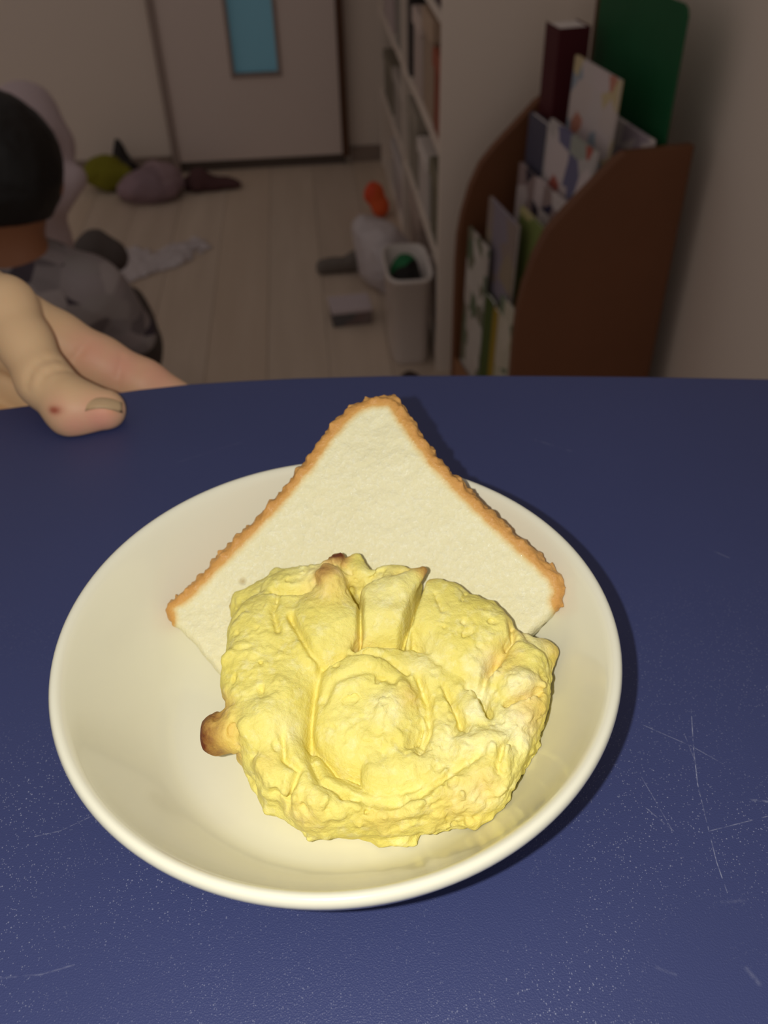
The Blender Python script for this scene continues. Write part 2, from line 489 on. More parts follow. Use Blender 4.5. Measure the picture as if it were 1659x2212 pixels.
# ------------------------------------------------------------------ scone
SO = np.array([0.0, 0.147, TZ])
def mm(px, py, z): return (at_z(px, py, TZ + z / 1000) - SO) * 1000
def build_scone():
    vox = 0.42
    ax = grid((-58, -44, 4.5), (52, 46, 52), vox)
    X2, Y2 = np.meshgrid(ax[0], ax[1], indexing='ij')
    # outline
    ol = [(505, 1312, 26), (530, 1275, 30), (590, 1232, 33), (660, 1213, 36), (760, 1208, 38), (830, 1214, 38), (890, 1210, 38), (960, 1235, 38), (1040, 1285, 36), (1105, 1335, 33),
          (1128, 1375, 30), (1165, 1395, 27), (1186, 1430, 25), (1188, 1490, 23), (1170, 1580, 20), (1146, 1640, 18), (1118, 1690, 16), (1085, 1738, 15), (1050, 1768, 13), (985, 1786, 12),
          (900, 1806, 12), (820, 1810, 12), (740, 1806, 12), (662, 1806, 13), (632, 1772, 15), (603, 1742, 16), (572, 1732, 17), (530, 1670, 19), (506, 1600, 21), (488, 1550, 22), (482, 1500, 23), (490, 1440, 24), (500, 1380, 25)]
    poly = [mm(p[0], p[1] + (12 if p[1] > 1730 else 0), p[2])[:2] for p in ol]
    dp = poly_sdf(X2, Y2, poly)
    base = 30.5 + Y2 * 0.2
    T = base - 1.8 - np.maximum(dp + 7, 0) * 0.45
    def bz(px, py, dh):
        z = 33.0
        for _ in range(6): z = 30.5 + mm(px, py, z)[1] * 0.2 + dh
        return z
    def dome(px, py, rx, ry, rot, dh, p=2.4, drop=10, k=0.8):
        nonlocal T
        c = mm(px, py, bz(px, py, dh))
        a = math.radians(rot)
        x, y = X2 - c[0], Y2 - c[1]
        x, y = x * math.cos(a) + y * math.sin(a), -x * math.sin(a) + y * math.cos(a)
        d = np.sqrt((x / rx) ** 2 + (y / ry) ** 2)
        h = base - 1.5 + (dh + 1.5) * np.sqrt(np.maximum(1 - d ** p, 0)) - np.maximum(d - 1, 0) * drop
        T = smax(T, h, k)
    # outer petals
    dome(585, 1430, 15, 22, 8, 4.0, 2.8)
    dome(555, 1530, 11, 13, 0, 3.0)
    dome(590, 1335, 14, 13, 30, 4.2, 2.8)
    dome(655, 1255, 13, 8, 0, 3.5, 3)
    dome(705, 1340, 12.5, 15.5, 10, 6.6, 2.8)
    dome(825, 1315, 9.2, 13.5, -6, 6.5, 6)
    dome(850, 1240, 9.0, 6.0, 0, 5.0, 3)
    dome(950, 1300, 11, 11, -15, 5.5, 4)
    dome(1015, 1345, 14, 13, -30, 6.0, 3.2)
    dome(1075, 1400, 9, 12, -20, 5.0, 2.6)
    dome(1130, 1470, 9, 15, 0, 4.5, 2.6)
    dome(1120, 1570, 9, 12, 10, 3.5, 2.4)
    dome(1065, 1645, 13, 11, -30, 4.0, 3.0)
    dome(985, 1695, 17, 8, 22, 3.6, 3.0)
    dome(850, 1738, 22, 7.5, 6, 3.0, 3.0)
    dome(715, 1720, 15, 9, -14, 3.0, 3.0)
    dome(640, 1675, 10, 10, -30, 3.0, 2.4)
    dome(575, 1640, 9.5, 13, -14, 3.0, 2.5)
    # the hollow around the bud
    cK = mm(815, 1555, 28)
    a = np.hypot((X2 - cK[0]) / 20, (Y2 - cK[1]) / 23)
    T = T - 4.6 * np.clip((1.16 - a) / 0.4, 0, 1)
    # the bud and the collar wound round its right side
    def foot(px0, px1, py0, py1, dh, p=2.8, z0=28.0):
        nonlocal T
        cx_, cy_ = (px0 + px1) / 2, (py0 + py1) / 2
        c = mm(cx_, cy_, z0); rx = (mm(px1, cy_, z0) - mm(px0, cy_, z0))[0] / 2; ry = (mm(cx_, py0, z0) - mm(cx_, py1, z0))[1] / 2
        d = np.sqrt(((X2 - c[0]) / rx) ** 2 + ((Y2 - c[1]) / ry) ** 2)
        h = base - 4.5 + (dh + 4.5) * np.maximum(1 - d ** p, 0) ** 0.5 - np.maximum(d - 1, 0) * 60
        T = smax(T, h, 0.7)
    foot(668, 925, 1425, 1672, 3.4, 2.6, 23.0)
    foot(690, 870, 1405, 1590, 4.2, 2.6, 25.0)
    def ridge(pts, w, dh, p=2.4, k=2.6):
        nonlocal T
        q = [mm(a, b, bz(a, b, dh))[:2] for a, b in pts]
        dc = line_dist(X2, Y2, q)
        T = smax(T, np.where(dc < w, base - 3 + (dh + 3) * np.sqrt(np.maximum(1 - (dc / w) ** p, 0)), base - 9), k)
    ridge(((708, 1460), (755, 1415), (830, 1400), (905, 1435), (945, 1500), (958, 1570), (940, 1625), (880, 1655), (820, 1660)), 5.0, 1.6)
    ridge(((920, 1430), (1000, 1490), (1035, 1560), (1005, 1620)), 4.6, 1.8)
    for px, py, r, dh in ((835, 1530, 5, 6.4), (870, 1495, 4.5, 5.6), (800, 1430, 6, 4.6), (740, 1475, 6, 4.6), (900, 1550, 4.5, 4.4), (855, 1590, 5, 5), (935, 1455, 4, 3.2), (985, 1530, 4, 3), (1035, 1500, 5, 5.0),
                          (1030, 1535, 4, 4.4), (1120, 1480, 5, 5.8), (1000, 1600, 4.2, 2.8), (1115, 1560, 5, 5.2), (1060, 1600, 5, 4), (925, 1655, 5, 2.2), (880, 1625, 6, 3.2), (1150, 1400, 5, 5.5), (745, 1240, 4, 6.5),
                          (690, 1230, 5, 5), (610, 1270, 5, 5), (1095, 1350, 4, 5), (640, 1590, 6, 4.2), (620, 1500, 6, 5)):
        c = mm(px, py, bz(px, py, dh * 0.7))
        T = T + 0.24 * dh * np.exp(-(((X2 - c[0]) / r) ** 2 + ((Y2 - c[1]) / r) ** 2) ** 1.5 * 2.0)
    # creases between petals
    def crease(pts, w, dep):
        nonlocal T
        q = [mm(p[0], p[1], bz(p[0], p[1], 4))[:2] for p in pts]
        T = T - dep * np.exp(-(line_dist(X2, Y2, q) / w) ** 2)
    crease([(917, 1238, 43), (897, 1300, 42), (868, 1372, 40)], 0.9, 8)
    crease([(757, 1245, 43), (778, 1300, 43), (778, 1368, 41), (768, 1395, 40)], 0.8, 6)
    crease([(770, 1392, 38), (830, 1380, 38), (870, 1380, 38)], 1.1, 4)
    crease([(590, 1270, 40), (615, 1275, 40), (665, 1268, 41)], 1.0, 3)
    crease([(600, 1285, 39), (590, 1320, 38), (600, 1360, 38)], 0.9, 1.6)
    crease([(628, 1330, 39), (648, 1370, 39), (672, 1410, 39), (700, 1425, 38), (740, 1410, 38)], 1.0, 2.6)
    crease([(565, 1490, 35), (566, 1520, 34), (550, 1545, 33)], 0.9, 2.0)
    crease([(595, 1555, 33), (610, 1590, 32), (612, 1630, 32), (645, 1655, 31), (625, 1700, 29), (606, 1738, 26)], 1.0, 2.6)
    crease([(1075, 1420, 39), (1050, 1450, 38), (1040, 1490, 37), (1058, 1530, 36)], 1.2, 4)
    crease([(1095, 1515, 36), (1140, 1500, 36), (1158, 1490, 34)], 0.8, 4)
    crease([(1105, 1345, 37), (1108, 1375, 36), (1095, 1390, 37)], 1.0, 4)
    crease([(1120, 1590, 32), (1085, 1610, 32), (1075, 1660, 30)], 0.9, 2.0)
    crease([(1045, 1690, 29), (1072, 1705, 27)], 1.5, 3)
    crease([(1090, 1405, 38), (1060, 1428, 38)], 2.2, 3)
    crease([(690, 1430, 38), (676, 1490, 37), (664, 1560, 35), (668, 1620, 33), (690, 1672, 31), (740, 1695, 30)], 1.1, 2.4)
    crease([(740, 1700, 28), (820, 1712, 27), (880, 1716, 27), (930, 1690, 28), (985, 1650, 29), (1040, 1618, 30)], 1.3, 2.2)
    crease([(905, 1450, 38), (925, 1500, 38), (930, 1560, 37), (905, 1610, 36)], 1.0, 2.6)
    crease([(960, 1470, 38), (985, 1520, 38), (1010, 1570, 36)], 0.9, 2.0)
    crease([(1010, 1470, 38), (1040, 1480, 37)], 0.8, 2.0)
    crease([(760, 1410, 38), (830, 1415, 38), (880, 1440, 38)], 0.9, 1.6)
    crease([(700, 1500, 36), (720, 1470, 37), (790, 1450, 38), (850, 1465, 38)], 1.2, 1.2)
    crease([(855, 1250, 40), (868, 1242, 40), (880, 1238, 40)], 1.0, 2.5)
    crease([(940, 1290, 41), (955, 1330, 40)], 0.6, 0.9)
    crease([(998, 1305, 41), (1005, 1285, 41)], 0.5, 1.0)
    crease([(655, 1790, 16), (760, 1770, 20), (860, 1785, 18), (960, 1765, 19)], 0.9, 0.8)
    # mask of torn, crumbly areas
    rough = np.zeros(X2.shape)
    for px, py, r, s in ((1090, 1520, 22, 1.0), (980, 1560, 20, 1.0), (850, 1530, 16, 0.8), (1060, 1690, 16, 0.9), (680, 1245, 13, 0.9), (900, 1660, 14, 0.7), (600, 1720, 14, 0.5), (700, 1780, 20, 0.5), (560, 1420, 20, 0.45), (760, 1690, 14, 0.5)):
        c = mm(px, py, 36)
        rough = np.maximum(rough, s * np.exp(-((X2 - c[0]) ** 2 + (Y2 - c[1]) ** 2) / r ** 2))
    rough = (0.2 + 0.8 * rough).astype(np.float32)[:, :, None]
    Z = ax[2][None, None, :]
    T3 = T.astype(np.float32)[:, :, None]
    taper = np.where(Z < 15, (15 - Z) * 0.45, 0).astype(np.float32)
    d = smax((Z - T3) * 0.75, dp.astype(np.float32)[:, :, None] + taper, 5.0)
    d = smax(d, 6.6 - Z, 3.0)
    G = (ax[0][:, None, None], ax[1][None, :, None], Z)
    def top_z(px, py):
        for z in np.arange(50, 6, -0.25):
            p = mm(px, py, z)
            if bilinear(ax, T, np.array([p[0]]), np.array([p[1]]), vox)[0] >= z: return z
        return 12.0
    def nub(pts, k):
        nonlocal d
        for (a, ra), (b, rb) in zip(pts[:-1], pts[1:]):
            d = smin(d, cone(G, mm(*a), mm(*b), ra, rb), k)
    nub([((575, 1560, 29), 6.2), ((510, 1578, 26), 5.0), ((474, 1584, 24), 4.6), ((462, 1572, 23.5), 3.0)], 2.5)
    nub([((474, 1584, 24), 4.6), ((464, 1600, 22.5), 3.0)], 2)
    nub([((722, 1272, 40), 3.2), ((715, 1250, 42.6), 2.4), ((702, 1240, 43.4), 1.6)], 4)
    nub([((735, 1240, 39), 3.5), ((722, 1217, 41.5), 2.0), ((728, 1203, 42.2), 1.7)], 2)
    nub([((775, 1240, 39), 3.5), ((765, 1210, 41), 1.8)], 3)
    nub([((870, 1270, 40), 4.0), ((913, 1232, 42), 1.2)], 3)
    nub([((530, 1330, 27), 4.0), ((503, 1306, 26.5), 1.0)], 3)
    nub([((510, 1490, 25), 3.0), ((491, 1473, 24), 1.0)], 2.5)
    nub([((1150, 1420, 28), 4.5), ((1178, 1412, 27), 3.2), ((1197, 1409, 26.5), 1.0)], 2.5)
    nub([((1030, 1762, 15), 2.5), ((1056, 1770, 14), 1.0)], 2.5)
    nub([((840, 1806, 10), 2.2), ((820, 1818, 9.2), 1.0)], 2)
    nub([((870, 1804, 10), 2.2), ((895, 1813, 9.2), 1.0)], 2)
    nub([((690, 1795, 13), 2.2), ((655, 1806, 11), 1.2)], 2.5)
    n1 = lattice(ax, 8.0, 1); n2 = lattice(ax, 3.6, 2); n3 = lattice(ax, 1.7, 3); n4 = lattice(ax, 0.95, 4)
    fringe = np.exp(-((dp + 1) / 3.0) ** 2).astype(np.float32)[:, :, None]
    d = d + rough * (n1 * 0.5 - np.abs(n2) * 0.75 + 0.5) - np.abs(n3) * (0.04 + 0.75 * rough ** 1.3) - np.abs(n4) * (0.06 + 0.4 * rough) + fringe * (n2 * 0.65 + n3 * 0.55) + n4 * 0.15 * rough
    pit = np.clip((n3 * 0.75 + n2 * 0.45 - 0.48) * 3.5, 0, 1)
    d = d + pit * 0.9
    d = d + 0.15 * n1
    # rests against the slice and in the bowl
    P0 = (SO - bA) @ bn * 1000
    d = np.maximum(d, 0.5 - (P0 + G[0] * bn[0] + G[1] * bn[1] + G[2] * bn[2]))
    rr = np.hypot(X2 / 1000 + SO[0] - BX, Y2 / 1000 + SO[1] - BY)
    d = np.maximum(d, (bowl_in(rr) * 1000 + 0.25).astype(np.float32)[:, :, None] - Z)
    v, q = surface_nets(d, ax, vox)
    # keep the largest body's bounding half: drop specks far below nothing
    toast = np.zeros(len(v)); pale = np.zeros(len(v)); gold = np.zeros(len(v))
    def mark(arr, px, py, z, r, s):
        if arr is not toast: z = top_z(px, py)
        c = mm(px, py, z); dd = np.linalg.norm(v - c, axis=1)
        np.maximum(arr, s * np.clip(1.35 - dd / r, 0, 1), out=arr)
    for a in ((452, 1588, 23, 10.5, 1.0), (478, 1586, 24, 9, .55), (500, 1580, 25, 8, .25), (702, 1238, 44, 4.5, .8), (713, 1252, 43, 8, .3), (726, 1203, 42.5, 4.5, .95), (916, 1229, 42, 4, .7), (500, 1304, 26.5, 2.8, .7), (489, 1472, 24, 2.8, .7)):
        mark(toast, *a)
    for a in ((765, 1204, 44, 4, .45), (885, 1503, 43, 4, .45), (1160, 1530, 30, 7, .6), (1165, 1500, 29, 6, .4), (1195, 1409, 26.5, 6, .5), (830, 1816, 9, 8, .6), (1000, 1780, 10, 10, .35), (635, 1780, 12, 8, .4), (1085, 1430, 36, 6, .5), (1050, 1700, 28, 5, .4), (860, 1250, 42, 4, .3), (570, 1650, 31, 4, .25), (770, 1400, 38, 5, .35), (1110, 1360, 35, 5, .35)):
        mark(gold, *a)
    for a in ((1032, 1505, 39, 5, 1), (1030, 1530, 38, 4, .9), (1045, 1440, 39, 5, .8), (1130, 1480, 38, 5, .8), (1117, 1565, 36, 7, .9), (1140, 1385, 35, 6, .8), (1020, 1600, 37, 6, .6), (835, 1530, 45, 5, .5), (1035, 1720, 27, 7, .5), (620, 1575, 33, 5, .4), (835, 1280, 44, 10, .35), (920, 1420, 40, 6, .4), (960, 1610, 36, 8, .4), (690, 1230, 42, 8, .35)):
        mark(pale, *a)
    return np_mesh('scone', v / 1000, q, {'toast': toast, 'pale': pale, 'gold': gold})
t = NT('baked_yellow_dough')
big = t.noise(60, 3); mid = t.noise(300, 4, 0.6); fine = t.noise(1100, 3, 0.6)
col = t.mix(t.math('MULTIPLY', t.math('SUBTRACT', big, 0.32, clamp=True), 2.2, clamp=True), srgb(230, 215, 110), srgb(243, 232, 140))
col = t.mix(t.math('MULTIPLY', t.math('SUBTRACT', mid, 0.52, clamp=True), 3.0, clamp=True), col, srgb(248, 240, 176))
col = t.mix(t.math('MULTIPLY', t.math('SUBTRACT', 0.36, mid, clamp=True), 3.5, clamp=True), col, srgb(228, 206, 116))
pl = t.math('MULTIPLY', t.attr('pale'), t.math('MULTIPLY', mid, 1.5), clamp=True)
col = t.mix(pl, col, srgb(250, 245, 200))
gd = t.math('MULTIPLY', t.attr('gold'), t.math('ADD', 0.25, mid), clamp=True)
col = t.mix(gd, col, srgb(228, 184, 84))
ts = t.math('MULTIPLY', t.attr('toast'), t.math('ADD', 0.72, t.math('MULTIPLY', mid, 0.7)), clamp=True)
col = t.mix(ts, col, t.ramp(ts, [(0.0, srgb(236, 186, 90)), (0.45, srgb(200, 128, 48)), (0.85, srgb(132, 62, 18)), (1.0, srgb(110, 46, 14))]))
t.set(Base_Color=col, Roughness=0.62, Specular_IOR_Level=0.3, Subsurface_Weight=0.22, Subsurface_Radius=(0.004, 0.0032, 0.0016), Subsurface_Scale=0.5)
t.bump(t.math('ADD', t.math('MULTIPLY', mid, 1.0), t.math('MULTIPLY', fine, 1.2)), 0.4, 0.0008)
scone = link('scone', build_scone(), t.m)
scone.location = SO
tag(scone, 'lumpy pale yellow scone with browned tips lying in the bowl', 'scone')

# ------------------------------------------------------------------ bread slice
def build_bread():
    vox = 0.5
    ol = [(800, 856), (850, 853), (866, 868), (905, 925), (950, 986), (1000, 1037), (1050, 1086), (1110, 1142), (1170, 1196), (1214, 1236), (1228, 1275), (1221, 1300), (1150, 1372), (1040, 1480), (840, 1640), (640, 1640),
          (475, 1466), (410, 1388), (350, 1332), (344, 1310), (362, 1290), (390, 1272), (440, 1222), (500, 1163), (550, 1112), (600, 1060), (650, 1002), (700, 932), (745, 882), (775, 862)]
    poly = [on_face(*p) for p in ol]
    ax = grid((-76, -6, -20), (74, 94, 6), vox)
    S2, D2 = np.meshgrid(ax[0], ax[1], indexing='ij')
    dp = poly_sdf(S2, D2, poly).astype(np.float32)
    crust = [on_face(*p) for p in ol[-12:] + ol[:12]]
    dc = line_dist(S2, D2, crust).astype(np.float32)
    # the slice sags away from the scone and its rims curl a little
    cS, cD = on_face(830, 1270)
    bend = -3.0 * np.exp(-((S2 - cS) / 34) ** 2 - ((D2 - cD) / 26) ** 2) - 1.8 * np.clip((D2 - 25) / 40, 0, 1) + 1.0 * np.exp(-(dp / 9) ** 2) - 1.2 * np.clip(1 + dp / 3.0, 0, 1) ** 2
    bend = bend.astype(np.float32)[:, :, None]
    N = ax[2][None, None, :]
    th = 15.0
    a = dp[:, :, None] + 2.0
    near = np.exp(-(dc / 5) ** 2)[:, :, None]
    b = np.abs(N - bend + th / 2) - th / 2 + 1.6
    d = np.sqrt(np.maximum(a, 0) ** 2 + np.maximum(b, 0) ** 2) + np.minimum(np.maximum(a, b), 0) - 1.8
    n1 = lattice(ax, 5.0, 11); n2 = lattice(ax, 2.2, 12); n3 = lattice(ax, 1.2, 13); n0 = lattice(ax, 14, 14)
    side = np.clip(1 + (dp[:, :, None] + 0.8) / 2.0, 0, 1)
    d = d + n0 * 0.25 + near * side * (n1 * 0.5 - np.abs(n2) * 1.2 - np.abs(n3) * 1.1 + 0.75 + lattice(ax, 0.9, 15) * 0.25) + (1 - near) * (n3 * 0.2 + n2 * 0.12)
    # in the bowl
    Wz = (bA[2] - TZ) * 1000 + S2[:, :, None] * bs[2] + D2[:, :, None] * bd[2] + N * bn[2]
    Wx = (bA[0] - BX) * 1000 + S2[:, :, None] * bs[0] + D2[:, :, None] * bd[0] + N * bn[0]
    Wy = (bA[1] - BY) * 1000 + S2[:, :, None] * bs[1] + D2[:, :, None] * bd[1] + N * bn[1]
    r = np.hypot(Wx, Wy)
    bowl_h = np.interp(r.ravel(), np.append(ip[:, 0], [.0724]) * 1000, np.append(ip[:, 1], [.0417]) * 1000).reshape(r.shape).astype(np.float32)
    d = np.maximum(d, np.where(r < 76, (bowl_h + 0.35 - Wz) * 0.7, -9))
    v, q = surface_nets(d, ax, vox)
    dcv = bilinear(ax, dc, v[:, 0], v[:, 1], vox)
    cr = np.clip(1.0 - (dcv - 2.4) / 3.6, 0, 1)
    outer = np.clip(1.15 - dcv / 1.6, 0, 1)
    w = (bA + (v[:, :1] * bs + v[:, 1:2] * bd + v[:, 2:] * bn) / 1000)
    if np.linalg.det(np.stack([bs, bd, bn])) < 0: q = q[:, ::-1]
    return np_mesh('bread_slice', w - bA, q, {'crust': cr, 'outer': outer})
t = NT('white_bread')
fine = t.noise(800, 4, 0.65); mid = t.noise(260, 4, 0.6); big = t.noise(55, 3)
crumb = t.mix(big, srgb(230, 222, 178), srgb(236, 230, 194))
crumb = t.mix(t.math('MULTIPLY', t.math('SUBTRACT', fine, 0.5, clamp=True), 3.0, clamp=True), crumb, srgb(236, 233, 206))
crumb = t.mix(t.math('MULTIPLY', t.math('SUBTRACT', 0.33, mid, clamp=True), 3.0, clamp=True), crumb, srgb(212, 202, 146))
vo = t.n('ShaderNodeTexVoronoi'); vo.inputs['Scale'].default_value = 190; t.L(t.obj(), vo.inputs['Vector'])
sp = t.n('ShaderNodeSeparateColor'); t.L(vo.outputs['Color'], sp.inputs[0])
pores = t.math('MULTIPLY', t.math('GREATER_THAN', sp.outputs[0], 0.93), t.math('SUBTRACT', 1.0, t.math('DIVIDE', vo.outputs['Distance'], 0.28), clamp=True))
crumb = t.mix(t.math('MULTIPLY', pores, 0.8), crumb, srgb(178, 152, 92))
cra = t.math('ADD', t.attr('crust'), t.math('MULTIPLY', t.math('SUBTRACT', mid, 0.5), 0.45), clamp=True)
crc = t.ramp(cra, [(0.0, srgb(230, 221, 172)), (0.35, srgb(228, 200, 132)), (0.7, srgb(214, 162, 86)), (1.0, srgb(206, 150, 78))])
col = t.mix(t.math('MULTIPLY', cra, 1.5, clamp=True), crumb, crc)
col = t.mix(t.math('MULTIPLY', t.attr('outer'), t.math('SUBTRACT', fine, 0.25, clamp=True), clamp=True), col, srgb(222, 180, 116))
t.set(Base_Color=col, Roughness=t.math('SUBTRACT', 0.7, t.math('MULTIPLY', t.math('SUBTRACT', fine, 0.42, clamp=True), 2.4)), Specular_IOR_Level=0.45, Subsurface_Weight=0.12, Subsurface_Radius=(0.003, 0.0025, 0.0015), Subsurface_Scale=0.5)
t.bump(t.math('ADD', t.math('ADD', t.math('MULTIPLY', mid, 0.6), fine), t.math('MULTIPLY', pores, -1.0)), 0.55, 0.0009)
bread = link('bread_slice', build_bread(), t.m)
bread.location = bA
tag(bread, 'corner piece of white bread slice with golden crust propped behind the scone', 'bread')

# ------------------------------------------------------------------ hand on the far table edge
def build_hand():
    vox = 1.2
    ax = grid((-345, 150, 772), (-70, 440, 925), vox)
    G = (ax[0][:, None, None], ax[1][None, :, None], ax[2][None, None, :])
    zt = TZ * 1000
    d = None
    def chain(pts, k, kk=5):
        nonlocal d
        c = None
        for (a, ra), (b, rb) in zip(pts[:-1], pts[1:]):
            e = cone(G, a, b, ra, rb)
            c = e if c is None else smin(c, e, kk)
        d = c if d is None else smin(d, c, k)
    m = lambda px, py, y: tuple(at_y(px, py, y / 1000) * 1000)
    # thumb, laid on the table top
    tip = m(226, 885, 322); dm = m(160, 882, 322); ipj = m(95, 822, 334); sh = m(52, 740, 348); mc = m(8, 665, 362)
    global thumb_pts
    thumb_pts = (tip, dm, ipj)
    thumb = [(tip, 9.0), (dm, 11.6), (ipj, 11.0), (sh, 11.2), (mc, 13.5), ((-212, 378, 868), 17)]
    # index finger below and beyond the edge
    i0, i1, i2, i3, i4 = (-192, 396, 856), m(120, 735, 385), m(215, 785, 383), m(308, 830, 380), m(396, 876, 378)
    chain([(i0, 16), (i1, 14.0), (i2, 13.2), (i3, 12.2), (i4, 10.5)], 3, 4)
    chain([((-200, 400, 838), 14), ((-168, 392, 815), 10.5), ((-148, 380, 797), 10), ((-135, 358, 794), 9.5), ((-126, 338, 796), 8.5)], 4)
    chain([((-212, 400, 826), 13), ((-186, 394, 803), 10.2), ((-170, 380, 793), 9.6), ((-158, 356, 793), 9.2), ((-150, 336, 795), 8.3)], 4)
    chain([((-226, 398, 820), 12), ((-206, 390, 801), 9), ((-194, 376, 794), 8.5), ((-186, 356, 794), 7.8), ((-182, 342, 795), 7)], 4)
    # palm, wrist and forearm
    chain([((-196, 396, 850), 16), ((-226, 388, 850), 20), ((-262, 372, 862), 22)], 10, 10)
    chain([((-206, 392, 834), 14), ((-238, 384, 842), 18), ((-262, 372, 858), 20)], 10, 10)
    chain([((-258, 374, 860), 22), ((-285, 335, 868), 24), ((-305, 260, 880), 28), ((-318, 175, 890), 32)], 14, 12)
    chain(thumb, 5, 6)
    # keep clear of the table
    X2, Y2 = np.meshgrid(ax[0], ax[1], indexing='ij')
    pt = poly_sdf(X2, Y2, [(p[0] * 1000, p[1] * 1000) for p in poly]).astype(np.float32)[:, :, None]
    slab = np.maximum(pt, np.abs(G[2] - (zt - 11)) - 11)
    d = np.maximum(d, -(slab - 0.4))
    def hit(px, py):
        dr_ = ray(px, py)
        for tt in np.arange(0.24, 0.6, 0.0004):
            p_ = (cam_pos + dr_ * tt) * 1000
            ii = [int(round((p_[k] - ax[k][0]) / vox)) for k in range(3)]
            if all(0 <= ii[k] < d.shape[k] for k in range(3)) and d[ii[0], ii[1], ii[2]] < 0: return tuple(p_)
        return tuple(cam_pos * 1000)
    def cut(a, b, r, dep):
        """skin crease"""
        nonlocal d
        c = cone(G, a, b, r, r)
        d = d + dep * np.exp(-np.maximum(c + r, 0) ** 2 / (r * r))
    lines = [(((160, 776), (174, 758), (192, 736)), 1.7, 1.3), (((254, 838), (256, 810), (264, 772)), 1.7, 1.2), (((58, 838), (62, 812), (76, 788), (100, 776), (126, 776)), 1.7, 1.1), (((88, 826), (100, 808), (122, 798), (148, 800)), 1.6, 1.0), (((300, 800), (316, 790)), 1.6, 0.6)]
    for pts, r, dep in lines:
        hp = [hit(*p) for p in pts]
        for a, b in zip(hp[:-1], hp[1:]): cut(a, b, r, dep / 1.6)
    hits = {p: hit(*p) for p in ((215, 905), (165, 915), (125, 886), (200, 760), (260, 790), (340, 812), (118, 886), (30, 700))}
    v, q = surface_nets(d, ax, vox)
    pk = np.zeros(len(v))
    for c, r, s in ((hits[(215, 905)], 10, 1.0), (hits[(165, 915)], 9, .8), (hits[(125, 886)], 7, .6), (hits[(200, 760)], 14, .75), (hits[(260, 790)], 14, .85), (hits[(340, 812)], 16, .75)):
        pk = np.maximum(pk, s * np.exp(-np.sum((v - np.array(c)) ** 2, 1) / r ** 2))
    sore = np.exp(-(np.linalg.norm((v - np.array(hits[(118, 886)])) * (0.6, 1, 1.2), axis=1) / 1.9) ** 2)
    return np_mesh('hand', v / 1000, q, {'pink': pk, 'sore': sore})
t = NT('skin')
col = t.mix(t.noise(60, 3), srgb(232, 192, 146), srgb(240, 202, 158))
col = t.mix(t.math('MULTIPLY', t.attr('pink'), 0.9), col, srgb(240, 168, 146))
col = t.mix(t.attr('sore'), col, srgb(168, 70, 48))
t.set(Base_Color=col, Roughness=0.5, Specular_IOR_Level=0.35, Subsurface_Weight=0.15, Subsurface_Radius=(0.006, 0.002, 0.001), Subsurface_Scale=0.5)
t.bump(t.noise(700, 3), 0.15, 0.0006)
m_skin = t.m
hand = link('hand', build_hand(), m_skin)
tag(hand, 'adult hand gripping the far left table edge, thumb on top', 'hand')
def nail():
    # a curved plate set into the upper side of the thumb tip
    a = at_y(180, 862, .3175); b = at_y(262, 858, .3205)
    ax_ = (b - a); Ln = np.linalg.norm(ax_); ax_ /= Ln
    nrm = np.array([0.12, 0.42, 0.90]); nrm -= (nrm @ ax_) * ax_; nrm /= np.linalg.norm(nrm)
    sd = np.cross(nrm, ax_)
    bm = bmesh.new()
    nu, nv = 12, 10
    top = []
    for i in range(nu + 1):
        s = i / nu
        wdt = 0.0056 * (1 - abs(2 * s - 1) ** 4 * 0.35)
        row = []
        for j in range(nv + 1):
            q = 2 * j / nv - 1
            row.append(bm.verts.new(a + ax_ * (s * Ln) + sd * (q * wdt) + nrm * (0.0005 - 0.0040 * q * q - 0.0020 * (s - 0.4) ** 2 * 4)))
        top.append(row)
    for i in range(nu):
        for j in range(nv):
            bm.faces.new((top[i][j], top[i + 1][j], top[i + 1][j + 1], top[i][j + 1]))
    bmesh.ops.solidify(bm, geom=list(bm.faces), thickness=0.0008)
    return bm_mesh('fingernail', bm)
nl = link('fingernail', nail(), plain('nail', (255, 230, 186), 0.3, 0.08, 200, 0.5), hand, smooth=True)
nl['label'] = 'pale thumb nail'

# ------------------------------------------------------------------ soft and irregular things
def blob_mesh(name, blobs, vox, k, noise=(), floor_cut=0.5, seed=1):
    """blobs: ('e', c, r, rz) ellipsoids or ('c', a, b, ra, rb) tapered limbs, millimetres"""
    pts = []
    for b in blobs:
        if b[0] == 'e': pts += [np.array(b[1]) - max(b[2]) - 14, np.array(b[1]) + max(b[2]) + 14]
        else: pts += [np.array(b[1]) - b[3] - 14, np.array(b[1]) + b[3] + 14, np.array(b[2]) - b[4] - 14, np.array(b[2]) + b[4] + 14]
    lo, hi = np.min(pts, 0), np.max(pts, 0)
    if floor_cut is not None: lo[2] = floor_cut - 3 * vox
    ax = grid(lo, hi, vox)
    G = (ax[0][:, None, None], ax[1][None, :, None], ax[2][None, None, :])
    d = None
    for b in blobs:
        e = ellipsoid(G, b[1], b[2], b[3] if len(b) > 3 else 0) if b[0] == 'e' else cone(G, *b[1:])
        d = e if d is None else smin(d, e, k)
    for i, (per, amp, mode) in enumerate(noise):
        n = lattice(ax, per, seed * 10 + i)
        d = d + (np.abs(n) * -amp if mode == 'b' else n * amp)
    if floor_cut is not None: d = np.maximum(d, floor_cut - G[2])
    v, q = surface_nets(d, ax, vox)
    return np_mesh(name, v / 1000, q)
def floor_pt(px, py):
    return tuple(at_z(px, py, 0.0))

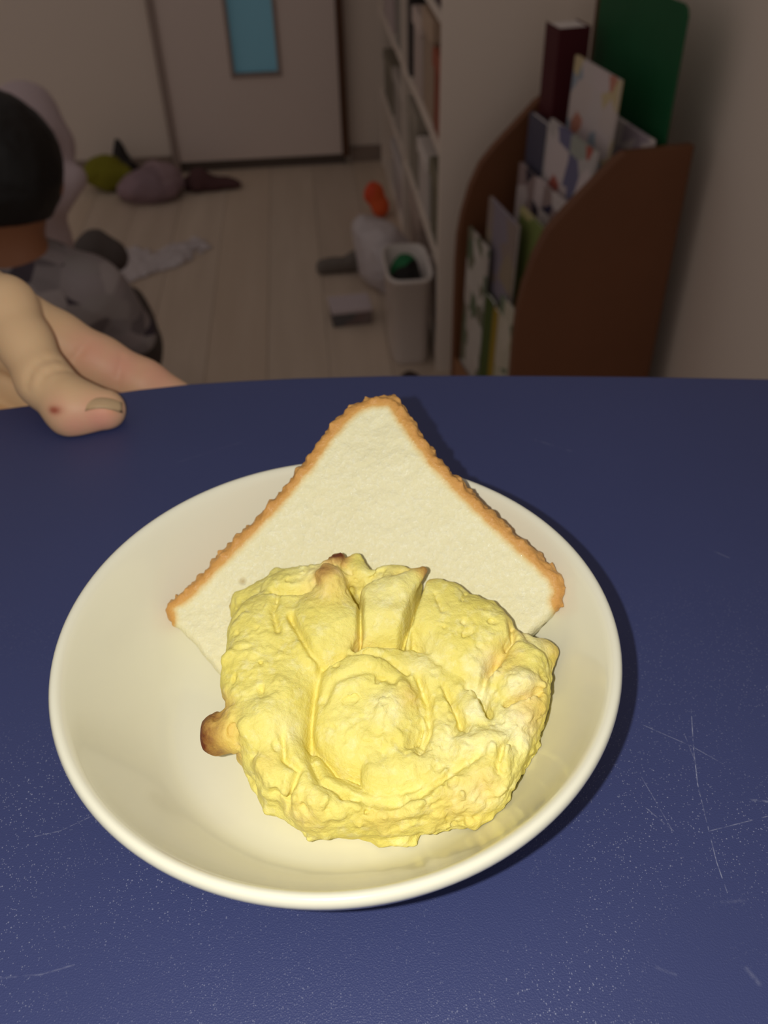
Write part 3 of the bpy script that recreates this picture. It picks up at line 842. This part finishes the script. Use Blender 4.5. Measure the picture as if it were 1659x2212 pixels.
# ------------------------------------------------------------------ white bookcase along the right wall
m_case = plain('bookcase_cream', (230, 213, 198), 0.6, 0.05, 3)
UC, VC = 0.252, 1.70
case = empty('bookcase', room(UC, VC, 0), YAW)
tag(case, 'tall cream bookcase with crowded shelves along the right wall', 'bookcase')
CD, CL, CHh = 0.34, 1.36, 1.5
for y in (0.0, 0.67, CL - 0.018): box('side_panel', 0, CD, y, y + 0.018, 0, CHh, m_case, case, 0.001)
box('back_panel', CD - 0.006, CD, 0.018, CL - 0.018, 0, CHh, m_case, case)
SH = [0.03, 0.25, 0.48, 0.71, 0.95, 1.2]
for z in SH + [CHh - 0.018]:
    for y0, y1 in ((0.018, 0.67), (0.688, CL - 0.018)): box('shelf', 0.004, CD - 0.006, y0, y1, z - 0.018, z, m_case, case, 0.001)
box('plinth', 0.02, 0.035, 0.018, CL - 0.018, 0, 0.012, m_case, case)
m_white = plain('white_paper', (234, 224, 220), 0.7, 0.1, 20)
def shelf_box(name, y0, y1, z, h, x0, depth, col, label, cat, rough=0.6, group=None, mat=None):
    """a box-like thing standing on a shelf; a lid or band keeps it from being bare"""
    e = empty(name, room(UC + x0, VC + y0, z), YAW)
    tag(e, label, cat, group)
    mt = mat or plain(name + '_%d_%d_%d' % col, col, rough)
    w = y1 - y0
    if cat == 'book':
        box('cover', 0, depth, 0, 0.003, 0, h, mt, e); box('cover', 0, depth, w - 0.003, w, 0, h, mt, e); box('spine', -0.003, 0, 0, w, 0, h, mt, e)
        box('pages', 0.001, depth - 0.004, 0.003, w - 0.003, 0.003, h - 0.003, m_white, e)
    else:
        box('box_body', 0, depth, 0, w, 0, h * 0.78, mt, e, 0.003)
        box('lid', -0.004, depth + 0.004, -0.004, w + 0.004, h * 0.78 + 0.0005, h, plain(name + '_lid_%d_%d_%d' % col, tuple(min(255, int(c * 1.12)) for c in col), rough), e, 0.003)
    return e
items = [
    # upper visible shelf (z .48) near bay
    ('file_box', .03, .16, 2, .15, .02, .2, (150, 78, 54), 'rust orange file box at the near end of the middle shelf of the bookcase', 'box'),
    ('file_box', .19, .33, 2, .19, .03, .2, (176, 150, 128), 'tan file box beside the rust orange one on the bookcase shelf', 'box'),
    ('file_box', .36, .50, 2, .16, .02, .2, (196, 176, 166), 'pale pink storage box in mid bookcase shelf beside the tan box', 'box'),
    ('picture_book', .55, .585, 2, .2, .02, .2, (60, 52, 50), 'black picture book at the far end of near middle bookcase bay', 'book'),
    ('picture_book', .60, .63, 2, .19, .02, .2, (190, 172, 160), 'off white picture book next to the black one on bookcase shelf', 'book'),
    ('storage_basket', .03, .2, 1, .16, .03, .24, (120, 112, 92), 'olive grey storage box on the second lowest shelf near end', 'box'),
    ('storage_basket', .24, .4, 1, .14, .02, .24, (206, 194, 186), 'white storage box beside the olive grey one on low shelf', 'box'),
    ('storage_basket', .44, .62, 1, .17, .03, .24, (150, 140, 126), 'greige storage box at the far end of the low near shelf', 'box'),
    ('storage_basket', .03, .22, 0, .15, .05, .24, (186, 172, 164), 'pale storage box on the bottom shelf behind the bin', 'box'),
    ('storage_basket', .42, .62, 0, .16, .05, .24, (170, 150, 140), 'dull pink storage box on the bottom bookcase shelf', 'box'),
    ('game_box', .03, .2, 3, .05, .01, .24, (74, 44, 46), 'dark maroon flat box on the top visible bookcase shelf', 'box'),
    ('game_box', .24, .42, 3, .08, .02, .24, (186, 166, 158), 'pale flat box beside the maroon box on the top visible shelf', 'box'),
    ('game_box', .46, .64, 3, .12, .02, .24, (160, 140, 136), 'mauve grey box on the top visible shelf far end', 'box'),
    ('paper_stack', .72, .95, 3, .10, .02, .24, (210, 194, 190), 'white box on far bay of the top visible shelf', 'box'),
    ('paper_stack', 1.0, 1.25, 2, .13, .02, .24, (196, 176, 172), 'pinkish white box in the far bay of the middle shelf', 'box'),
    ('paper_stack', .72, .9, 2, .17, .02, .24, (146, 138, 128), 'grey box nearest the divider in far middle shelf', 'box'),
    ('paper_stack', .72, .98, 1, .15, .02, .24, (172, 160, 150), 'beige box on the low shelf of the far bay', 'box'),
    ('paper_stack', 1.04, 1.28, 1, .13, .02, .24, (130, 120, 104), 'khaki box at the far end of the low shelf', 'box'),
    ('paper_stack', .74, 1.1, 0, .14, .04, .24, (190, 180, 176), 'whitish box on the bottom shelf of the far bay', 'box'),
]
for n, y0, y1, si, h, x0, dp_, c, lab, cat in items:
    shelf_box(n, y0, y1, SH[si] + 0.0005, h, x0 * 0.15 + 0.006, dp_, c, lab, cat, group='things on the bookcase shelves')

# ------------------------------------------------------------------ brown picture book rack
m_rack = wood('rack_brown_board', (104, 64, 40), (116, 72, 46), 3, 14, 0.5)
m_rack2 = wood('rack_pale_board', (142, 98, 66), (152, 106, 72), 3, 14, 0.5)
RY = YAW + math.radians(9)
rp = room(0.317, 1.262, 0)
rack = empty('book_rack', rp, RY)
tag(rack, 'brown wooden picture book rack with curved side panels by the wall', 'rack')
RD, RH, RW = 0.262, 0.606, 0.328                        # depth, height, width between the outer faces
side = [(0.0, 0.0), (RD, 0.0), (RD, RH), (0.150, RH), (0.136, 0.597), (0.117, 0.579), (0.094, 0.557), (0.066, 0.531), (0.040, 0.502), (0.022, 0.463), (0.009, 0.415), (0.002, 0.372), (0.0, 0.32)]
for y in (0.0, RW - 0.018): prism('side_panel', side, y, y + 0.018, 'y', m_rack, rack, 0.002)
box('back_panel', RD - 0.012, RD - 0.001, 0.018, RW - 0.018, 0.02, RH - 0.03, m_rack, rack)
TIERS = [(0.001, 0.09, 0.038), (0.039, 0.20, 0.046), (0.085, 0.31, 0.042), (0.127, 0.42, 0.121)]      # x, z of the ledge, ledge depth
for x, z, hh in TIERS:
    box('ledge', x + 0.006, x + hh, 0.018, RW - 0.018, z - 0.010, z, m_rack2, rack)
    box('lip', x, x + 0.006, 0.018, RW - 0.018, z - 0.09, z + 0.025, m_rack2, rack, 0.001)
def rack_local(p):
    c, s_ = math.cos(RY), math.sin(RY)
    x, y = p[0] - rp[0], p[1] - rp[1]
    return (x * c + y * s_, -x * s_ + y * c, p[2])
def rack_book(tier, x, y0, y1, ztop, th, mat, label, lean=1.5, name='picture_book'):
    """a book standing face out on a ledge"""
    z = TIERS[tier][1]
    h = ztop - z
    c, s_ = math.cos(RY), math.sin(RY)
    e = empty(name, (rp[0] + x * c - y0 * s_, rp[1] + x * s_ + y0 * c, z + 0.0006), RY)
    e.rotation_euler = (0, math.radians(lean), RY)
    tag(e, label, 'book', 'picture books in the brown rack')
    w = y1 - y0
    box('cover', 0, 0.0015, 0, w, 0, h, mat, e); box('cover', th - 0.0015, th, 0, w, 0, h, mat, e)
    box('spine', 0.0015, th - 0.0015, w - 0.002, w, 0, h, mat, e)
    box('pages', 0.0015, th - 0.0015, 0.002, w - 0.002, 0.002, h - 0.002, m_white, e)
    return e
bk = lambda n, cols, sc: patches('cover_' + n, cols, sc)
mb = rack_book(3, 0.138, 0.248, 0.304, 0.722, 0.054, plain('cover_maroon', (78, 22, 30), 0.6), 'tall thick dark maroon book at the back of the rack', 0)
sp_ = [c for c in mb.children if c.name.startswith('spine')][0]
sp_.location.y = -0.0542
rack_book(3, 0.148, 0.058, 0.216, 0.690, 0.006, bk('white_a', [(206, 188, 186), (204, 188, 182), (190, 128, 108), (200, 180, 140), (204, 190, 186), (150, 158, 168), (206, 190, 188)], 24), 'white picture book with faded red and yellow print in front of the maroon book')
rack_book(3, 0.196, 0.022, 0.150, 0.612, 0.008, bk('white_b', [(220, 204, 200), (214, 198, 196), (218, 202, 198), (176, 158, 168)], 20), 'white book leaning just below the green board in the rack')
rack_book(2, 0.111, 0.032, 0.208, 0.600, 0.006, bk('white_red', [(200, 182, 180), (206, 190, 188), (172, 92, 78), (186, 176, 172), (110, 106, 134), (204, 190, 188), (160, 160, 150)], 22), 'white picture book with red figure and blue print in the middle of the rack')
rack_book(2, 0.109, 0.215, 0.290, 0.588, 0.010, plain('cover_slate', (84, 80, 96), 0.6), 'slate blue book beside the far side panel of the rack')
rack_book(2, 0.093, 0.072, 0.275, 0.510, 0.006, bk('dark_white', [(196, 178, 176), (60, 50, 60), (52, 46, 70), (190, 174, 170), (150, 128, 124), (200, 186, 182)], 20), 'black and white patterned picture book below the red figure book')
rack_book(1, 0.054, 0.026, 0.168, 0.476, 0.006, bk('yellow', [(176, 164, 92), (172, 158, 66), (178, 166, 112), (172, 158, 70), (120, 130, 70)], 12), 'yellow picture book next to the near rack panel')
rack_book(0, 0.026, 0.112, 0.250, 0.466, 0.006, bk('lilac', [(150, 132, 112), (142, 124, 116), (136, 124, 134)], 18), 'dull lilac and tan book rising behind the striped white one')
rack_book(0, 0.010, 0.196, 0.300, 0.394, 0.005, bk('white_stripe', [(186, 174, 164), (120, 116, 96), (196, 186, 176), (100, 110, 84), (190, 180, 170)], 30), 'white and olive book standing at the far end of lowest tier')
rack_book(0, 0.011, 0.150, 0.192, 0.312, 0.008, plain('cover_green', (72, 88, 34), 0.6), 'dark green book in the lowest tier of the rack')
rack_book(0, 0.011, 0.124, 0.147, 0.306, 0.008, plain('cover_gold', (160, 132, 34), 0.6), 'narrow mustard yellow book between green and pale ones in the lowest tier')
rack_book(0, 0.011, 0.022, 0.120, 0.342, 0.006, bk('pale', [(190, 178, 158), (176, 168, 140), (110, 120, 96), (196, 184, 166), (186, 176, 156)], 26), 'pale book in the lowest tier against the near panel')
# large green board standing at the back of the rack
gb = empty('green_board', (0, 0, 0))
tag(gb, 'large dark green board standing upright behind the books in the rack', 'board')
def rack_hit(px, py, x):
    d = ray(px, py); c, s_ = math.cos(RY), math.sin(RY)
    o = cam_pos - np.array(rp)
    k = (x - (o[0] * c + o[1] * s_)) / (d[0] * c + d[1] * s_); q = o + d * k
    return -q[0] * s_ + q[1] * c, q[2]
gx = 0.245
while rack_hit(1488, 12, gx)[0] > 0.021 and gx > 0.21: gx -= 0.001
while rack_hit(1488, 12, gx)[0] < 0.021 and gx < 0.246: gx += 0.001
gy0, gz = rack_hit(1488, 12, gx)
gy0 = max(gy0, 0.02)
gy1 = min(rack_hit(1280, 80, gx)[0], RW - 0.034)
gz0 = TIERS[3][1] + 0.0006
gb.location = (rp[0] + gx * math.cos(RY) - gy0 * math.sin(RY), rp[1] + gx * math.sin(RY) + gy0 * math.cos(RY), gz0)
gb.rotation_euler = (0, 0, RY)
wid, hg = gy1 - gy0, gz - gz0
t = NT('green_board_face')
t.set(Base_Color=t.mix(t.noise(14, 4), srgb(20, 78, 44), srgb(26, 92, 54)), Roughness=0.6, Specular_IOR_Level=0.3)
prism('face_sheet', [(0.0, 0), (wid, 0), (wid, hg), (0.014, hg), (0.004, hg - 0.005), (0.0, hg - 0.014)], 0.0, 0.004, 'x', t.m, gb, 0.0008)
prism('edge_strip', [(wid + 0.0005, 0), (wid + 0.012, 0), (wid + 0.012, hg), (wid + 0.0005, hg)], 0.0, 0.004, 'x', plain('board_backing', (92, 58, 40), 0.7), gb)

# ------------------------------------------------------------------ bin, bag and small things in front of the bookcase
def open_bin():
    u0, v0 = 0.1455, 1.735
    e = empty('waste_bin', room(u0 + 0.055, v0 + 0.085, 0), YAW)
    tag(e, 'white plastic bin with dark contents in front of the bookcase', 'bin')
    mt = plain('bin_plastic', (222, 210, 202), 0.45, 0.06, 8, 0.4)
    bm = bmesh.new()
    n = 40
    def ring(a, b, z):
        out = []
        for i in range(n):
            th = 2 * PI * i / n
            c, s_ = math.cos(th), math.sin(th)
            out.append(bm.verts.new((a * math.copysign(abs(c) ** 0.45, c), b * math.copysign(abs(s_) ** 0.45, s_), z)))
        return out
    prof = [ring(.040, .078, 0.0008), ring(.042, .081, .006), ring(.048, .092, .205), ring(.052, .0965, .206), ring(.052, .0965, .214), ring(.046, .090, .214), ring(.040, .078, .008)]
    for a, b in zip(prof[:-1], prof[1:]):
        for i in range(n): bm.faces.new((a[i], a[(i + 1) % n], b[(i + 1) % n], b[i]))
    bm.faces.new(prof[0][::-1]); bm.faces.new(prof[-1])
    bmesh.ops.recalc_face_normals(bm, faces=bm.faces)
    link('bin_body', bm_mesh('bin_body', bm), mt, e, smooth=True)
    return e
binn = open_bin()
def soft(name, loc, blobs, vox, k, noise, mat, label, cat, seed=1, rz=YAW, cut=0.5):
    o = link(name, blob_mesh(name, blobs, vox, k, noise, cut, seed), mat)
    o.location = loc; o.rotation_euler = (0, 0, rz)
    tag(o, label, cat)
    return o
bl = binn.location
soft('bin_liner_bundle', (bl[0], bl[1], 0.0), [('e', (0, 0, 150), (37, 74, 54)), ('e', (2, 30, 184), (29, 42, 27)), ('e', (-2, -28, 180), (29, 38, 25))], 3.5, 12, [(30, 4, 's'), (14, 2.5, 'b')], patches('bin_contents', [(24, 22, 22), (22, 20, 20), (34, 110, 66), (26, 24, 22), (92, 40, 30), (30, 96, 60)], 9), 'dark bundle with green and red patches inside the white bin', 'bundle', 3, YAW, 12)
t = NT('thin_plastic')
t.set(Base_Color=t.mix(t.noise(30, 4), srgb(206, 194, 194), srgb(236, 226, 228)), Roughness=0.3, Specular_IOR_Level=0.5, Alpha=0.72)
m_film = t.m
p = floor_pt(832, 640)
soft('plastic_bag', (p[0], p[1] + 0.04, 0), [('e', (0, 40, 76), (62, 85, 92)), ('e', (-36, 70, 120), (34, 42, 50)), ('e', (25, 10, 60), (50, 60, 70))], 5, 25, [(45, 12, 's'), (22, 6, 'b')], m_film, 'crumpled clear plastic bag standing beside the bin', 'bag', 5)
p = floor_pt(812, 474)
soft('toy_ball', (p[0], p[1] + 0.03, 0.0), [('e', (-4, 0, 66), (30, 30, 34)), ('e', (14, -10, 32), (27, 27, 32))], 3, 12, [(20, 2, 's')], patches('toy_colours', [(226, 88, 46), (230, 98, 50), (220, 80, 46), (236, 150, 50)], 16), 'bright orange red toy on the floor behind the plastic bag', 'toy', 6)
# grey sock and small box on the floor
p = floor_pt(738, 588)
soft('sock', p, [('c', (-50, 0, 18), (35, 8, 20), 20, 24), ('e', (40, 14, 30), (26, 24, 26))], 3, 14, [(22, 4, 's'), (10, 2, 'b')], plain('sock_grey', (122, 112, 104), 0.9, 0.25, 40), 'rolled dark grey sock lying on the floor', 'sock', 7)
p = floor_pt(762, 704)
sb = empty('small_box', p, YAW + 0.08)
tag(sb, 'small white box with dark front lying on the floor below the sock', 'box')
box('box_body', -0.048, 0.048, 0, 0.075, 0.0006, 0.034, patches('small_box_front', [(124, 108, 104), (96, 92, 92), (120, 100, 96), (90, 80, 76)], 30), sb, 0.002)
box('lid', -0.05, 0.05, -0.002, 0.077, 0.0345, 0.046, plain('small_box_lid', (206, 190, 192), 0.6), sb, 0.002)
p = floor_pt(905, 800)
soft('floor_scrap', (p[0] - 0.02, p[1] - 0.06, 0), [('e', (0, 0, 12), (30, 26, 16))], 3, 8, [(16, 3, 's')], plain('scrap_dark', (70, 54, 48), 0.9), 'small dark scrap on the floor at the foot of the bin', 'scrap', 8)
# crumpled film on the floor
p = floor_pt(335, 590)
soft('plastic_film', (p[0], p[1] + 0.03, 0), [('e', (-95, -10, 0), (58, 62, 13)), ('e', (-25, -5, 0), (60, 40, 12), 0.3), ('e', (45, 50, 0), (62, 40, 12), 0.7), ('e', (85, 135, 0), (52, 44, 11)), ('e', (-70, 70, 0), (40, 46, 10))], 3.5, 10, [(36, 5, 's'), (16, 5, 'b'), (9, 2.5, 's')], m_film, 'crumpled strip of clear film lying on the wooden floor', 'film', 9)

# ------------------------------------------------------------------ heap by the back wall
def heap(name, px, py, blobs, mat, label, cat, seed):
    p = floor_pt(px, py)
    return soft(name, (p[0], p[1], 0), blobs, 6, 30, [(60, 12, 's'), (28, 7, 'b')], mat, label, cat, seed)
heap('plush_toy', 240, 418, [('e', (-15, 40, 60), (60, 42, 46), 0.4), ('e', (25, 30, 35), (52, 40, 34))], plain('plush_yellow_green', (134, 128, 34), 0.95, 0.3, 30), 'yellow green soft toy by the back wall', 'toy', 21)
heap('clothes_pile', 332, 432, [('e', (-30, 20, 40), (76, 66, 46)), ('e', (30, 50, 50), (56, 56, 46)), ('e', (10, 0, 28), (78, 46, 34))], patches('clothes_mauve', [(150, 124, 130), (142, 118, 124), (160, 134, 138), (104, 74, 80)], 9), 'mauve pile of clothes in front of the door', 'clothes', 22)
heap('folded_blanket', 462, 408, [('e', (0, 0, 20), (78, 40, 26)), ('e', (-45, 10, 34), (36, 36, 34))], plain('blanket_maroon', (96, 66, 66), 0.95, 0.3, 18), 'dark maroon cloth lying along the foot of the door', 'cloth', 23)
heap('black_shoe', 270, 372, [('e', (0, 0, 60), (26, 26, 60)), ('e', (20, -10, 22), (40, 24, 22))], plain('shoe_black', (52, 46, 44), 0.7), 'small black item behind the yellow green toy', 'shoe', 24)
# white cloth hanging and standing behind the child
wc = at_d(90, 330, 1.9)
def wl_(px, py): return tuple((at_d(px, py, 1.9) - np.array([wc[0], wc[1], 0.0])) * 1000)
soft('white_cloth', (wc[0], wc[1], 0), [('c', (-60, 0, 60), wl_(40, 430), 75, 75), ('c', wl_(40, 420), wl_(50, 300), 90, 100), ('c', wl_(45, 300), wl_(70, 232), 80, 50), ('c', wl_(120, 420), wl_(155, 385), 40, 30)], 8, 30, [(90, 14, 's'), (40, 9, 'b')], plain('cloth_white', (206, 186, 188), 0.9, 0.12, 8), 'white cloth bundle standing behind the seated child', 'cloth', 25, 0.0)
p = at_d(232, 560, 1.62)
bagm = plain('bag_grey', (92, 82, 78), 0.85, 0.3, 20)
soft('fabric_bag', (p[0], p[1], 0), [('c', (-12, 0, 50), (16, 0, 50), 52, 50), ('c', (-14, 0, float(p[2]) * 1000 + 20), (10, 0, float(p[2]) * 1000 + 10), 38, 32), ('e', (0, 0, float(p[2]) * 500), (56, 50, 130))], 7, 30, [(70, 10, 's'), (32, 5, 'b')], bagm, 'dark grey fabric bag standing beside the child', 'bag', 26)

# ------------------------------------------------------------------ seated child, seen from behind
def build_child():
    hc = at_d(-8, 366, 1.2)
    root_xy = (float(hc[0]), float(hc[1]))
    face = math.radians(101)                               # looks away
    root = np.array([0, 0, float(hc[2]) * 1000])
    f = np.array([math.cos(face), math.sin(face), 0]); r = np.array([math.sin(face), -math.cos(face), 0]); z = np.array([0, 0, 1.0])
    def P(a, b, c): return tuple(f * a + r * b + z * c)
    hz = root[2]
    body = [('e', tuple(root + f * 4), (80, 74, 92), face), ('e', tuple(root + f * 40 - z * 38), (44, 46, 46), face),
            ('e', tuple(root + f * 84 - z * 26), (12, 9, 11), face),                                       # nose
            ('e', tuple(root + r * 74 - f * 6 - z * 18), (15, 9, 21), face), ('e', tuple(root - r * 74 - f * 6 - z * 18), (15, 9, 21), face),
            ('c', tuple(root - z * 60 - f * 12), tuple(root - z * 135 - f * 22), 38, 42),
            ('c', P(-20, 52, hz - 168), P(-20, -52, hz - 168), 42, 42), ('c', P(-18, 0, hz - 175), P(-25, 0, 190), 72, 78), ('c', P(-25, 34, 130), P(-25, -34, 130), 82, 82)]
    for s in (1, -1):
        body += [('c', P(-20, s * 96, hz - 172), P(30, s * 128, hz - 280), 32, 26), ('c', P(30, s * 128, hz - 280), P(140, s * 86, hz - 320), 25, 19), ('c', P(140, s * 86, hz - 320), P(180, s * 74, hz - 330), 19, 15)]
        for k in range(5):
            body += [('c', P(178, s * (74 + (k - 2) * 9), hz - 330), P(208 - abs(k - 2) * 5, s * (70 + (k - 2) * 12), hz - 346), 7, 5.5)]
        body += [('c', P(0, s * 62, 120), P(190, s * 130, 96), 60, 46), ('c', P(190, s * 130, 94), P(170, -s * 20, 46), 44, 30), ('c', P(165, -s * 10, 38), P(215, -s * 55, 34), 26, 20)]
    e = link('person', blob_mesh('person', body, 6, 22, (), 1.0, 31), plain('child_skin', (150, 98, 68), 0.55))
    e.location = (root_xy[0], root_xy[1], 0)
    tag(e, 'child seated on the floor seen from behind, dark hair and patterned shirt', 'person')
    # hair: a cap over the skull, cut away at the face
    vox = 4.0
    ax = grid(root - 125, root + 125, vox)
    G = (ax[0][:, None, None], ax[1][None, :, None], ax[2][None, None, :])
    d = ellipsoid(G, root + f * 2 + z * 4, (91, 88, 96), face)
    fx = (G[0] - root[0]) * f[0] + (G[1] - root[1]) * f[1]; hzz = G[2] - root[2]
    front = np.maximum(fx - 34, hzz - 42) 
    d = smax(d, np.minimum(fx * 0.8 - 34 - np.maximum(hzz - 20, 0) * 3, 60), 6)
    d = smax(d, -(hzz + 78 + fx * 0.35), 8)
    d = d + lattice(ax, 22, 41) * 2.0 - np.abs(lattice(ax, 10, 42)) * 1.6
    v, q = surface_nets(d, ax, vox)
    link('hair', np_mesh('hair', v / 1000, q), plain('hair_black', (20, 15, 13), 0.55, 0.3, 60, 0.4), e)
    shirt = [('c', P(-20, 58, hz - 172), P(-20, -58, hz - 172), 50, 50), ('c', P(-18, 0, hz - 180), P(-25, 0, 215), 84, 96), ('c', P(-25, 20, 190), P(-25, -20, 190), 96, 96)]
    for s in (1, -1): shirt += [('c', P(-20, s * 92, hz - 176), P(32, s * 128, hz - 282), 42, 38)]
    link('shirt', blob_mesh('shirt', shirt, 6, 26, [(70, 7, 's'), (30, 4, 'b')], 110, 32), patches('shirt_print', [(150, 138, 138), (138, 128, 128), (166, 154, 152), (110, 100, 102), (72, 62, 70), (150, 140, 138)], 28), e)
    shorts = [('c', P(-25, 36, 120), P(-25, -36, 120), 96, 96)]
    for s in (1, -1): shorts += [('c', P(0, s * 62, 120), P(150, s * 116, 100), 72, 60)]
    link('shorts', blob_mesh('shorts', shorts, 7, 20, [(50, 5, 's')], 2.0, 33), plain('shorts_grey', (70, 64, 66), 0.9), e)
    for s in (1, -1):
        bm = bmesh.new(); bmesh.ops.create_uvsphere(bm, u_segments=14, v_segments=10, radius=0.009)
        o = link('eye', bm_mesh('eye', bm), plain('eye_dark', (40, 30, 28), 0.2), e, smooth=True)
        o.location = tuple((root + f * 71 + r * s * 28 - z * 6) / 1000)
    bm = bmesh.new(); bmesh.ops.create_uvsphere(bm, u_segments=14, v_segments=8, radius=0.014)
    bmesh.ops.scale(bm, verts=bm.verts, vec=(0.5, 1, 0.35))
    o = link('mouth', bm_mesh('mouth', bm), plain('lips', (150, 80, 70), 0.5), e, smooth=True)
    o.location = tuple((root + f * 82 - z * 54) / 1000); o.rotation_euler = (0, 0, face)
    return e
build_child()
